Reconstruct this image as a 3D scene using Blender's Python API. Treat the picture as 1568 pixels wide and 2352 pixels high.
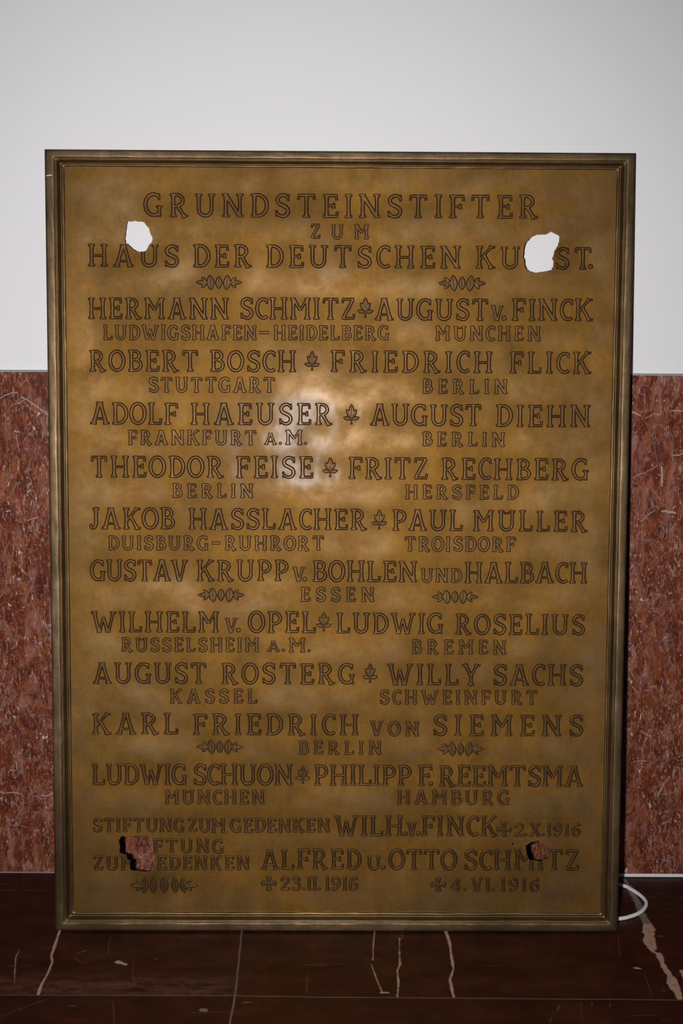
import bpy, math
import numpy as np
from mathutils import Matrix, Vector

for o in list(bpy.data.objects):
    bpy.data.objects.remove(o)
scene = bpy.context.scene
col = scene.collection
rng = np.random.default_rng(7)

# ------------------------------------------------------------------ camera
CAM_POS = Vector((0.000936, -1.911879, 1.09587))
PITCH, YAW, ROLL = 0.210785, 0.001571, 0.005866
FOCAL_PX = 2600.0
fwd = Vector((math.sin(YAW) * math.cos(PITCH), math.cos(YAW) * math.cos(PITCH), -math.sin(PITCH)))
right0 = Vector((math.cos(YAW), -math.sin(YAW), 0))
up0 = right0.cross(fwd)
right = math.cos(ROLL) * right0 + math.sin(ROLL) * up0
up = -math.sin(ROLL) * right0 + math.cos(ROLL) * up0
cam_data = bpy.data.cameras.new('camera')
cam_data.sensor_fit = 'VERTICAL'
cam_data.sensor_height = 36.0
cam_data.lens = FOCAL_PX / 2352 * 36.0
cam_data.clip_start = 0.05
cam = bpy.data.objects.new('camera', cam_data)
col.objects.link(cam)
cam.matrix_world = Matrix(((right.x, up.x, -fwd.x, CAM_POS.x), (right.y, up.y, -fwd.y, CAM_POS.y),
                           (right.z, up.z, -fwd.z, CAM_POS.z), (0, 0, 0, 1)))
scene.camera = cam

# ------------------------------------------------------------------ light: dim hall + the camera's flash, held to the left
world = bpy.data.worlds.new('hall_light')
scene.world = world
world.use_nodes = True
bgn = world.node_tree.nodes['Background']
bgn.inputs['Color'].default_value = (0.92, 0.96, 1.0, 1)
bgn.inputs['Strength'].default_value = 0.03
flash_data = bpy.data.lights.new('camera_flash', 'SPOT')
flash_data.energy = 133
flash_data.color = (1.0, 0.985, 0.965)
flash_data.shadow_soft_size = 0.022
flash_data.spot_size = math.radians(98)
flash_data.spot_blend = 1.0
flash = bpy.data.objects.new('camera_flash', flash_data)
col.objects.link(flash)
flash.matrix_world = Matrix.Translation(right * -0.115 + up * -0.01) @ cam.matrix_world

vs = scene.view_settings
scene.display_settings.display_device = 'sRGB'
vs.view_transform = 'Standard'
vs.look = 'None'
vs.exposure = 0.0
vs.gamma = 1.0
vs.use_curve_mapping = False

# ------------------------------------------------------------------ measured data (mm on the plaque, metres in the room)
TEXT_BLOCKS = [[('GRUNDSTEINSTIFTER', -318.2, 1188.1, 320.7, 1188.8, 37.1)], [('ZUM', -48.3, 1155.3, 46.6, 1154.7, 22.5)], [('HAUS', -409.7, 1107.7, -261.7, 1107.6, 35.4), ('DER', -239.5, 1107.7, -143.3, 1107.8, 35.9), ('DEUTSCHEN', -120.8, 1107.8, 196.5, 1108.1, 35.9), ('KU', 220.2, 1107.9, 292.9, 1108.0, 35.6), ('ST', 349.8, 1107.7, 410.0, 1107.8, 34.9), ('.', 404.4, 1108.1, 411.4, 1108.1, 34.9)], [('HERMANN', -410.7, 1023.8, -180.7, 1024.2, 34.0), ('SCHMITZ', -163.0, 1024.7, 25.5, 1025.1, 34.4)], [('AUGUST', 56.7, 1024.3, 242.6, 1024.4, 34.7), ('V', 246.6, 1024.4, 266.8, 1024.4, 23.9), ('.', 264.7, 1024.5, 272.1, 1024.5, 35.1), ('FINCK', 280.3, 1024.6, 412.8, 1024.9, 35.1)], [('LUDWIGSHAFEN', -385.9, 990.3, -135.4, 991.2, 23.1), ('-', -131.9, 991.5, -114.2, 991.5, 22.8), ('HEIDELBERG', -108.5, 991.6, 80.8, 992.1, 22.8)], [('MÜNCHEN', 156.0, 991.8, 328.3, 991.8, 23.3)], [('ROBERT', -409.9, 938.7, -230.3, 939.1, 34.5), ('BOSCH', -212.2, 939.2, -70.8, 939.4, 34.6)], [('FRIEDRICH', -15.5, 939.6, 251.0, 939.4, 34.7), ('FLICK', 277.4, 938.9, 412.2, 939.0, 35.0)], [('STUTTGART', -312.1, 905.3, -104.9, 906.2, 24.1)], [('BERLIN', 135.6, 905.5, 275.8, 905.2, 23.0)], [('ADOLF', -408.4, 852.3, -264.5, 852.5, 35.5), ('HAEUSER', -243.9, 852.5, -11.4, 853.1, 35.2)], [('AUGUST', 50.7, 852.8, 234.4, 852.4, 35.2), ('DIEHN', 256.6, 851.4, 412.6, 851.5, 35.9)], [('FRANKFURT', -347.4, 819.2, -135.5, 819.8, 23.5), ('A', -123.6, 820.4, -102.1, 820.4, 18.6), ('.', -100.5, 820.6, -92.7, 820.6, 22.1), ('M', -89.3, 820.3, -59.8, 820.3, 23.5), ('.', -58.7, 820.4, -50.9, 820.4, 22.5)], [('BERLIN', 136.1, 819.4, 273.2, 819.1, 22.8)], [('THEODOR', -408.9, 765.3, -189.6, 765.8, 35.0), ('FEISE', -170.6, 765.4, -42.7, 765.5, 35.5)], [('FRITZ', 15.2, 764.7, 146.7, 764.7, 35.4), ('RECHBERG', 167.8, 764.3, 411.9, 764.0, 35.2)], [('BERLIN', -274.5, 732.7, -141.3, 732.7, 22.6)], [('HERSFELD', 108.8, 732.2, 296.3, 731.7, 23.0)], [('JAKOB', -411.2, 679.9, -270.5, 680.0, 35.2), ('HASSLACHER', -248.3, 680.0, 46.5, 680.2, 34.5)], [('PAUL', 87.9, 679.5, 205.1, 679.4, 34.6), ('MÜLLER', 221.7, 679.1, 411.9, 678.6, 34.2)], [('DUISBURG', -381.0, 645.4, -215.4, 645.8, 23.1), ('-', -211.8, 645.9, -194.6, 645.8, 23.4), ('RUHRORT', -188.8, 645.6, -24.1, 646.0, 23.5)], [('TROISDORF', 108.3, 645.3, 293.2, 645.3, 23.8)], [('GUSTAV', -410.9, 593.5, -249.4, 593.8, 35.2), ('KRUPP', -235.7, 594.0, -83.0, 594.3, 34.8), ('V', -76.2, 594.0, -55.7, 594.0, 23.9), ('.', -60.0, 594.1, -52.1, 594.1, 33.3), ('BOHLEN', -43.6, 593.8, 130.3, 593.7, 34.8), ('UND', 136.6, 593.6, 203.9, 593.5, 22.8), ('HALBACH', 208.8, 592.8, 412.9, 592.9, 34.5)], [('ESSEN', -63.2, 560.6, 60.0, 560.6, 23.3)], [('WILHELM', -410.8, 507.6, -198.2, 508.1, 34.7), ('V', -188.4, 508.3, -168.2, 508.2, 23.5), ('.', -170.4, 508.3, -162.4, 508.3, 34.3), ('OPEL', -149.7, 507.7, -37.4, 507.8, 35.5)], [('LUDWIG', -3.4, 507.3, 175.1, 507.2, 34.3), ('ROSELIUS', 194.0, 506.3, 411.1, 506.0, 34.4)], [('RÜSSELSHEIM', -361.3, 475.3, -131.6, 475.6, 23.1), ('A', -118.4, 475.7, -96.8, 475.6, 17.7), ('.', -95.2, 475.8, -87.2, 475.7, 23.4), ('M', -83.0, 475.1, -54.3, 475.0, 23.4), ('.', -52.5, 475.2, -44.5, 475.2, 23.4)], [('BREMEN', 122.2, 473.4, 280.3, 472.9, 23.4)], [('AUGUST', -409.1, 421.2, -218.4, 421.6, 35.0), ('ROSTERG', -195.2, 421.0, 28.3, 421.4, 35.3)], [('WILLY', 81.6, 420.7, 237.4, 420.7, 35.3), ('SACHS', 258.9, 420.4, 409.5, 420.3, 35.8)], [('KASSEL', -280.9, 388.6, -134.7, 388.8, 23.6)], [('SCHWEINFURT', 69.5, 388.2, 334.1, 388.2, 23.2)], [('KARL', -411.0, 334.8, -266.7, 335.0, 35.9), ('FRIEDRICH', -243.4, 334.5, 35.3, 334.8, 35.8), ('VON', 53.8, 334.2, 136.6, 333.7, 24.5), ('SIEMENS', 159.2, 334.6, 411.3, 334.7, 35.5)], [('BERLIN', -65.6, 301.8, 73.2, 301.9, 23.0)], [('LUDWIG', -412.2, 248.7, -252.6, 248.8, 35.7), ('SCHUON', -242.4, 248.7, -75.2, 248.8, 35.7)], [('PHILIPP', -40.2, 248.5, 124.3, 248.6, 35.6), ('F', 134.0, 248.2, 159.1, 248.1, 36.0), ('.', 152.8, 248.3, 160.9, 248.2, 36.0), ('REEMTSMA', 169.7, 247.9, 413.5, 248.1, 35.8)], [('MÜNCHEN', -290.4, 216.3, -122.0, 216.4, 23.6)], [('HAMBURG', 100.3, 216.7, 290.0, 216.6, 24.3)], [('STIFTUNG', -411.4, 168.3, -257.1, 168.5, 23.6), ('ZUM', -251.5, 168.3, -188.4, 168.1, 24.0), ('GEDENKEN', -179.8, 168.2, -12.4, 168.4, 24.0), ('WILH', -5.9, 161.8, 111.2, 161.9, 35.1), ('.', 110.4, 162.0, 118.5, 162.0, 35.2), ('V', 117.8, 162.0, 133.9, 162.0, 24.0), ('.', 132.5, 162.1, 140.5, 162.1, 34.5), ('FINCK', 141.3, 161.7, 270.5, 161.9, 34.7)], [('2', 298.4, 162.6, 316.0, 162.6, 21.8), ('.', 314.6, 162.7, 321.9, 162.7, 21.8), ('X', 323.1, 162.5, 344.3, 162.4, 22.0), ('.', 344.0, 162.6, 351.3, 162.5, 22.0), ('1916', 352.8, 162.4, 410.1, 162.5, 22.1)], [('FTUNG', -310.3, 132.1, -191.2, 132.0, 24.0), ('ZUM', -411.3, 102.4, -339.9, 102.2, 24.1), ('EDENKEN', -304.2, 102.7, -147.4, 102.9, 24.1)], [('ALFRED', -129.7, 103.8, 40.9, 103.9, 34.9), ('U', 49.9, 103.9, 74.5, 103.8, 24.1), ('.', 73.5, 103.9, 81.6, 103.9, 34.7), ('OTTO', 87.2, 103.5, 202.0, 103.5, 35.4), ('SCHMITZ', 214.0, 103.2, 409.8, 103.4, 35.8)], [('23', -95.5, 67.9, -61.4, 67.8, 23.4), ('.', -60.2, 68.0, -52.1, 68.0, 23.4), ('II', -51.4, 67.7, -33.7, 67.6, 23.8), ('.', -33.7, 67.7, -25.6, 67.7, 23.8), ('1916', -21.4, 67.8, 35.5, 67.6, 23.8)], [('4', 191.3, 66.5, 211.5, 66.5, 22.6), ('.', 213.0, 66.6, 221.1, 66.6, 22.7), ('VI', 226.2, 66.6, 259.4, 66.5, 23.5), ('.', 260.1, 66.7, 268.2, 66.7, 22.7), ('1916', 276.3, 66.8, 342.3, 66.6, 23.1)]]
LEAF_BOXES = [(41.7, 1044.5, 26.7, 33.1), (-44.9, 957.8, 24.8, 32.6), (19.9, 870.9, 26.9, 33.9), (-14.6, 783.9, 26.3, 33.1), (66.9, 698.1, 25.6, 33.3), (-24.2, 526.9, 25.4, 33.0), (53.4, 440.4, 25.7, 33.9), (-58.5, 267.0, 25.2, 31.0)]
SPRIG_BOXES = [(-197.2, 1082.9, 75.6, 25.0, 3), (198.9, 1083.7, 76.8, 27.0, 3), (-194.8, 570.2, 78.1, 25.1, 3), (193.5, 568.7, 77.7, 24.4, 3), (-197.8, 313.2, 79.0, 25.5, 3), (206.0, 311.4, 78.9, 26.3, 3), (-292.2, 75.0, 114.4, 29.3, 5)]
CROSS_BOXES = [(281.1, 173.9, 22.7, 24.1), (-115.5, 79.8, 23.8, 24.7), (171.1, 78.3, 23.8, 23.8)]
HOLES = [[(-346.0, 1181.4), (-340.6, 1180.0), (-334.3, 1181.8), (-327.2, 1180.7), (-318.2, 1179.8), (-313.7, 1173.7), (-310.2, 1169.3), (-307.5, 1161.3), (-304.5, 1154.2), (-304.9, 1148.9), (-310.4, 1142.7), (-313.5, 1136.4), (-316.8, 1132.0), (-327.6, 1131.5), (-334.7, 1134.5), (-339.2, 1138.0), (-343.7, 1142.4), (-344.6, 1144.2), (-349.4, 1145.9), (-349.9, 1154.8), (-348.5, 1163.7), (-347.0, 1172.6)], [(341.4, 1168.1), (349.4, 1164.3), (355.8, 1161.2), (355.7, 1150.3), (351.4, 1141.7), (348.3, 1137.8), (346.9, 1130.0), (344.6, 1125.3), (347.1, 1119.9), (346.4, 1111.3), (344.1, 1106.6), (329.9, 1103.4), (315.7, 1101.4), (306.2, 1104.8), (302.2, 1107.1), (299.6, 1115.7), (297.9, 1125.0), (297.4, 1136.7), (299.9, 1146.8), (305.3, 1154.7), (313.1, 1160.9), (322.5, 1163.3), (332.0, 1163.4)], [(-364.1, 160.1), (-312.7, 161.2), (-311.2, 150.6), (-311.0, 133.4), (-307.3, 123.8), (-307.8, 110.3), (-312.1, 102.6), (-322.5, 99.7), (-333.7, 100.2), (-346.8, 101.5), (-350.5, 104.4), (-348.5, 117.9), (-354.1, 120.8), (-355.0, 128.4), (-367.1, 131.3), (-366.1, 140.9), (-367.9, 153.3)], [(317.9, 145.3), (326.8, 151.6), (338.9, 154.1), (349.1, 151.6), (354.2, 143.4), (358.5, 133.1), (356.6, 122.7), (349.6, 122.7), (345.6, 118.5), (337.5, 119.5), (331.4, 120.5), (325.3, 120.5), (320.1, 130.9)], [(298.0, 149.0), (297.6, 147.9), (296.5, 147.4), (295.3, 147.6), (294.5, 148.4), (294.5, 149.6), (295.3, 150.4), (296.5, 150.6), (297.6, 150.0)]]
FLOOR_MARKS = [(4.8, 0, [(-0.4686, -0.188), (-0.4668, -0.2222), (-0.4648, -0.2588), (-0.459, -0.2765), (-0.4587, -0.3054), (-0.4613, -0.3357), (-0.4598, -0.3596)]), (1.4, 0, [(-0.5219, -0.2448), (-0.5212, -0.2652), (-0.5112, -0.3059), (-0.504, -0.3339)]), (1.4, 2, [(-0.4064, -0.2438), (-0.4229, -0.25), (-0.4252, -0.2644), (-0.4134, -0.2761), (-0.4021, -0.2796)]), (5.6, 2, [(-0.4177, -0.2475), (-0.4121, -0.2438)]), (0.91, 2, [(-0.3791, -0.1936), (-0.3789, -0.2276), (-0.3714, -0.258)]), (8.4, 0, [(-0.354, -0.2745), (-0.3447, -0.2791), (-0.34, -0.2814)]), (0.91, 2, [(-0.3271, -0.2754), (-0.3254, -0.3044), (-0.3122, -0.3433)]), (2.8, 1, [(-0.1612, -0.1749), (-0.1562, -0.3594)]), (3.15, 1, [(-0.1562, -0.3594), (-0.1584, -0.4275)]), (1.75, 1, [(-0.6526, -0.3611), (-0.5184, -0.3612), (-0.1628, -0.3605), (0.0078, -0.3635), (0.2331, -0.3639), (0.533, -0.3658), (0.6546, -0.367)]), (1.4, 2, [(-0.0463, -0.3021), (-0.046, -0.3586)]), (1.05, 2, [(-0.3435, -0.3705), (-0.3354, -0.4016), (-0.3282, -0.4317)]), (7.0, 3, [(-0.2043, -0.3955), (-0.1976, -0.3965)]), (3.5, 2, [(-0.1465, -0.3784), (-0.138, -0.3763), (-0.1281, -0.3762)]), (2.08, 0, [(0.0639, -0.1833), (0.0606, -0.2239), (0.0587, -0.2663)]), (1.05, 2, [(0.0474, -0.2653), (0.0721, -0.2662)]), (1.54, 0, [(0.0556, -0.2782), (0.0635, -0.3182), (0.0706, -0.349)]), (2.4, 0, [(0.0679, -0.3512), (0.0814, -0.3511)]), (2.8, 0, [(0.1049, -0.2047), (0.1028, -0.248), (0.102, -0.2778), (0.0969, -0.2952), (0.0973, -0.3291), (0.0937, -0.3617)]), (1.4, 2, [(0.1096, -0.1855), (0.1106, -0.2085)]), (4.2, 0, [(0.1844, -0.1823), (0.1878, -0.2166), (0.1872, -0.2533), (0.1874, -0.2887), (0.1791, -0.3173), (0.1799, -0.3449), (0.181, -0.3611)]), (1.05, 2, [(0.4748, -0.1888), (0.4627, -0.257)]), (3.5, 0, [(0.4787, -0.284), (0.4893, -0.2863)]), (0.91, 2, [(0.492, -0.292), (0.4873, -0.3587)]), (9.6, 3, [(0.527, -0.0104), (0.5319, -0.036)]), (13.6, 3, [(0.5319, -0.036), (0.5321, -0.0698), (0.5327, -0.1011), (0.5308, -0.126)]), (14.4, 3, [(0.5316, -0.1287), (0.5313, -0.153), (0.5334, -0.1623)]), (20.8, 0, [(0.5316, -0.1688), (0.528, -0.1883), (0.5234, -0.2137), (0.5222, -0.2262)]), (5.6, 0, [(0.5169, -0.2299), (0.5215, -0.2397), (0.5259, -0.2445)]), (12.6, 0, [(0.5281, -0.2469), (0.5281, -0.2625), (0.5282, -0.2825)]), (14.0, 0, [(0.529, -0.2894), (0.5305, -0.3088)]), (18.2, 0, [(0.5305, -0.3088), (0.5303, -0.3334), (0.5298, -0.3584)]), (6.3, 0, [(0.5522, -0.2915), (0.5513, -0.3087)]), (3.2, 2, [(0.538, -0.1946), (0.5539, -0.1958)]), (0.91, 2, [(0.5428, -0.074), (0.6198, -0.0719), (0.7233, -0.0709)]), (0.96, 2, [(-0.6452, -0.0633), (-0.5601, -0.0596), (-0.4968, -0.062)]), (0.8, 2, [(-0.6521, -0.0413), (-0.5894, -0.0392)]), (0.96, 2, [(0.5789, -0.1118), (0.6016, -0.113)]), (2.1, 2, [(0.3402, -0.3789), (0.3348, -0.3935)]), (1.4, 2, [(0.3753, -0.3702), (0.3669, -0.4136)]), (1.5, 2, [(0.323, -0.4079), (0.3175, -0.424)]), (1.4, 2, [(0.3927, -0.3701), (0.3886, -0.3827)]), (1.4, 2, [(0.4203, -0.372), (0.4158, -0.3856)]), (1.4, 2, [(0.4378, -0.4039), (0.4805, -0.4036)]), (0.9, 2, [(0.4879, -0.4127), (0.5091, -0.4115)]), (1.05, 2, [(0.2366, -0.2802), (0.2648, -0.2799)]), (0.91, 2, [(-0.5407, -0.2854), (-0.4909, -0.2885)]), (1.2, 2, [(-0.5031, -0.4131), (-0.4705, -0.3893), (-0.4395, -0.368)]), (1.5, 2, [(-0.4114, -0.3878), (-0.3932, -0.3866)]), (1.05, 2, [(0.2995, -0.2366), (0.3054, -0.2354)]), (1.05, 2, [(-0.0582, -0.2803), (0.012, -0.2785)]), (0.78, 2, [(-0.2179, -0.4018), (-0.1624, -0.3993)]), (2.4, 2, [(0.5222, -0.0814), (0.5285, -0.087)]), (2.1, 3, [(-0.2956, -0.2657), (-0.2903, -0.268)]), (1.8, 2, [(0.5074, -0.3423), (0.5136, -0.3445)])]  # short pale mark inside the cable loop: glints painted into the stone colour
MARBLE_VEINS = [(2.1, [(-0.5893, 0.8747), (-0.5743, 0.88), (-0.5576, 0.8882), (-0.5442, 0.8919)]), (2.45, [(-0.5388, 0.8824), (-0.5302, 0.8788), (-0.5181, 0.87), (-0.5053, 0.8604), (-0.4904, 0.8502), (-0.4733, 0.8361)]), (1.6, [(-0.5528, 0.8698), (-0.5302, 0.8788)]), (2.4, [(-0.5389, 0.6706), (-0.5298, 0.6715), (-0.5198, 0.6746)]), (3.2, [(0.4869, 0.8661), (0.4952, 0.8632), (0.5097, 0.8559)]), (1.6, [(0.5187, 0.8537), (0.5331, 0.8597), (0.5443, 0.8575)]), (2.8, [(0.5631, 0.8643), (0.5813, 0.8674), (0.6047, 0.8712)]), (1.4, [(0.4941, 0.7446), (0.502, 0.7492), (0.5231, 0.7592), (0.5439, 0.7714)]), (2.8, [(0.5697, 0.7882), (0.5864, 0.7935), (0.6023, 0.8011)]), (1.75, [(0.5209, 0.6728), (0.5351, 0.6867), (0.5438, 0.6922)]), (4.9, [(0.5566, 0.6915), (0.565, 0.69)]), (4.9, [(0.5688, 0.6892), (0.5808, 0.6901)]), (4.0, [(0.5515, 0.7692), (0.5537, 0.7366)]), (2.8, [(-0.6392, 0.162), (-0.6155, 0.1604), (-0.5918, 0.1597), (-0.5792, 0.1572)]), (3.2, [(-0.5404, 0.1548), (-0.53, 0.1557), (-0.5196, 0.1592), (-0.4964, 0.161)]), (2.0, [(0.5346, 0.2273), (0.559, 0.2283)]), (2.0, [(0.5429, 0.2855), (0.5615, 0.2763)]), (1.4, [(0.5128, 0.2911), (0.5286, 0.2879)]), (1.75, [(0.5238, 0.37), (0.5337, 0.3602)]), (1.6, [(0.5444, 0.3635), (0.5537, 0.3636)]), (1.6, [(0.5548, 0.371), (0.5673, 0.3711)]), (2.4, [(0.5823, 0.1602), (0.594, 0.1885), (0.5992, 0.1945)]), (2.4, [(-0.5508, 0.7569), (-0.5497, 0.763), (-0.5485, 0.772)]), (1.6, [(-0.5504, 0.8193), (-0.5489, 0.8058), (-0.5467, 0.7909)]), (2.0, [(-0.5433, 0.7014), (-0.541, 0.7151)]), (1.2, [(-0.5993, 0.0957), (-0.5699, 0.0916)]), (1.2, [(-0.5575, 0.0847), (-0.5463, 0.0847)]), (2.4, [(-0.575, 0.6843), (-0.5674, 0.6859)])]
CABLE_LOOP = [(0.5183, -0.0399), (0.5327, -0.0553), (0.5436, -0.0755), (0.5469, -0.0968), (0.5376, -0.1177), (0.5232, -0.1322), (0.5051, -0.1425), (0.4883, -0.148)]
SLIVERS = [[(-358.8, 1188.4), (-356.7, 1183.6), (-354.7, 1178.7)], [(-354.0, 1179.4), (-352.6, 1173.9)], [(-349.0, 1183.6), (-351.8, 1180.1)], [(-361.8, 1171.7), (-358.2, 1173.2)], [(356.4, 1164.7), (360.7, 1162.0), (362.9, 1159.2)], [(358.7, 1156.4), (360.2, 1153.6)], [(-342.4, 1130.1), (-340.3, 1128.1)]]

PLAQUE_W, PLAQUE_H = 0.950, 1.291933
LEAN, TURN = 0.137946, 0.005143
FOOT = (0.0, -0.189462, 0.00275)
MARBLE_TOP = 0.926179
PANEL_OUT = -0.009          # the field lies this far behind the face of the rim


# ------------------------------------------------------------------ helpers
def mesh_obj(name, verts, faces, mats, parent=None, smooth=True, attrs=None):
    """One mesh object; faces is an (n,4) array or a list of such arrays / lists."""
    me = bpy.data.meshes.new(name)
    verts = np.asarray(verts, dtype=np.float32)
    if isinstance(faces, np.ndarray) and faces.ndim == 2:
        n, k = faces.shape
        me.vertices.add(len(verts))
        me.vertices.foreach_set('co', verts.ravel())
        me.loops.add(n * k)
        me.loops.foreach_set('vertex_index', faces.astype(np.int32).ravel())
        me.polygons.add(n)
        me.polygons.foreach_set('loop_start', np.arange(0, n * k, k, dtype=np.int32))
        me.update(calc_edges=True)
        me.validate()
    else:
        me.from_pydata([tuple(map(float, v)) for v in verts], [], [tuple(map(int, f)) for f in faces])
    if attrs:
        for an, av in attrs.items():
            at = me.attributes.new(an, 'FLOAT', 'POINT')
            at.data.foreach_set('value', np.asarray(av, dtype=np.float32))
    for m in (mats if isinstance(mats, (list, tuple)) else [mats]):
        me.materials.append(m)
    me.polygons.foreach_set('use_smooth', np.full(len(me.polygons), smooth))
    me.update()
    o = bpy.data.objects.new(name, me)
    col.objects.link(o)
    if parent is not None:
        o.parent = parent
    return o


def grid_faces(nx, ny):
    i, j = np.meshgrid(np.arange(nx - 1), np.arange(ny - 1), indexing='ij')
    a = i * ny + j
    return np.stack([a, a + ny, a + ny + 1, a + 1], -1).reshape(-1, 4)


def box_mesh(x0, x1, y0, y1, z0, z1):
    v = [(x, y, z) for x in (x0, x1) for y in (y0, y1) for z in (z0, z1)]
    f = [(0, 1, 3, 2), (4, 6, 7, 5), (0, 4, 5, 1), (2, 3, 7, 6), (0, 2, 6, 4), (1, 5, 7, 3)]
    return v, f


def seg_dist(P, pts, along=False):
    """distance of points P (n,2) to a polyline; along also gives the nearest place on it, 0..1"""
    best = np.full(len(P), 1e9)
    pos = np.zeros(len(P))
    lens = [math.dist(a, b) for a, b in zip(pts[:-1], pts[1:])]
    run = 0.0
    for a, b, ln in zip(pts[:-1], pts[1:], lens):
        a = np.array(a, float)
        b = np.array(b, float)
        d = b - a
        t = np.clip(((P - a) @ d) / max(d @ d, 1e-12), 0, 1)
        dd = np.hypot(*(P - a - t[:, None] * d).T)
        pos = np.where(dd < best, (run + t * ln) / max(sum(lens), 1e-9), pos)
        best = np.minimum(best, dd)
        run += ln
    return (best, pos) if along else best


def smooth_noise(shape, sigma, rs):
    """band limited random field, unit std, periodic"""
    n = rs.standard_normal(shape)
    fx = np.fft.fftfreq(shape[0])[:, None]
    fy = np.fft.fftfreq(shape[1])[None, :]
    sx, sy = sigma if isinstance(sigma, tuple) else (sigma, sigma)
    g = np.exp(-2 * (np.pi ** 2) * ((fx * sx) ** 2 + (fy * sy) ** 2))
    r = np.fft.ifft2(np.fft.fft2(n) * g).real
    return r / r.std()


def blur(a, sigma):
    fx = np.fft.fftfreq(a.shape[0])[:, None]
    fy = np.fft.fftfreq(a.shape[1])[None, :]
    g = np.exp(-2 * (np.pi ** 2) * (sigma ** 2) * (fx ** 2 + fy ** 2))
    return np.fft.ifft2(np.fft.fft2(a) * g).real


def inside(P, poly):
    x, y = P[:, 0], P[:, 1]
    r = np.zeros(len(P), bool)
    px, py = np.array(poly).T
    j = len(px) - 1
    for i in range(len(px)):
        c = ((py[i] > y) != (py[j] > y)) & (x < (px[j] - px[i]) * (y - py[i]) / (py[j] - py[i] + 1e-15) + px[i])
        r ^= c
        j = i
    return r


# ------------------------------------------------------------------ materials
class NT:
    def __init__(self, name):
        self.m = bpy.data.materials.new(name)
        self.m.use_nodes = True
        self.t = self.m.node_tree
        self.b = self.t.nodes['Principled BSDF']

    def n(self, kind, **kw):
        nd = self.t.nodes.new(kind)
        for k, v in kw.items():
            if k.startswith('i_'):
                key = k[2:].replace('_', ' ')
                nd.inputs[int(key) if key.isdigit() else key].default_value = v
            else:
                setattr(nd, k, v)
        return nd

    def l(self, a, b):
        self.t.links.new(a, b)

    def coord(self, scale=(1, 1, 1)):
        tc = self.n('ShaderNodeTexCoord')
        mp = self.n('ShaderNodeMapping')
        mp.inputs['Scale'].default_value = scale
        self.l(tc.outputs['Object'], mp.inputs['Vector'])
        return mp.outputs['Vector']

    def noise(self, vec, scale, detail=4, rough=0.55, dist=0.0):
        nd = self.n('ShaderNodeTexNoise')
        nd.inputs['Scale'].default_value = scale
        nd.inputs['Detail'].default_value = detail
        nd.inputs['Roughness'].default_value = rough
        nd.inputs['Distortion'].default_value = dist
        self.l(vec, nd.inputs['Vector'])
        return nd.outputs['Fac']

    def ramp(self, fac, stops):
        nd = self.n('ShaderNodeValToRGB')
        cr = nd.color_ramp
        while len(cr.elements) < len(stops):
            cr.elements.new(0.5)
        for e, (p, c) in zip(cr.elements, stops):
            e.position = p
            e.color = (c, c, c, 1) if isinstance(c, (int, float)) else (*c, 1)
        self.l(fac, nd.inputs['Fac'])
        return nd.outputs['Color']

    def mix(self, fac, a, b, mode='MIX'):
        nd = self.n('ShaderNodeMix', data_type='RGBA', blend_type=mode)
        for s, v in (('Factor', fac), ('A', a), ('B', b)):
            sock = [x for x in nd.inputs if x.name == s and x.enabled and (x.type == ('VALUE' if s == 'Factor' else 'RGBA'))][0]
            if isinstance(v, (int, float)):
                sock.default_value = v if s == 'Factor' else (v, v, v, 1)
            elif isinstance(v, tuple):
                sock.default_value = (*v, 1)
            else:
                self.l(v, sock)
        return [x for x in nd.outputs if x.type == 'RGBA'][0]

    def math(self, op, a, b=0.0, clamp=False):
        nd = self.n('ShaderNodeMath', operation=op, use_clamp=clamp)
        for i, v in enumerate((a, b)):
            if isinstance(v, (int, float)):
                nd.inputs[i].default_value = v
            else:
                self.l(v, nd.inputs[i])
        return nd.outputs[0]

    def attr(self, name):
        nd = self.n('ShaderNodeAttribute', attribute_name=name)
        return nd.outputs['Fac']

    def bump(self, h, strength, dist):
        nd = self.n('ShaderNodeBump')
        nd.inputs['Strength'].default_value = strength
        nd.inputs['Distance'].default_value = dist
        self.l(h, nd.inputs['Height'])
        self.l(nd.outputs['Normal'], self.b.inputs['Normal'])

    def set(self, **kw):
        for k, v in kw.items():
            key = k.replace('_', ' ')
            s = self.b.inputs[key]
            if hasattr(v, 'is_linked'):
                self.l(v, s)
            elif isinstance(v, tuple):
                s.default_value = (*v, 1)
            else:
                s.default_value = v


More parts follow.
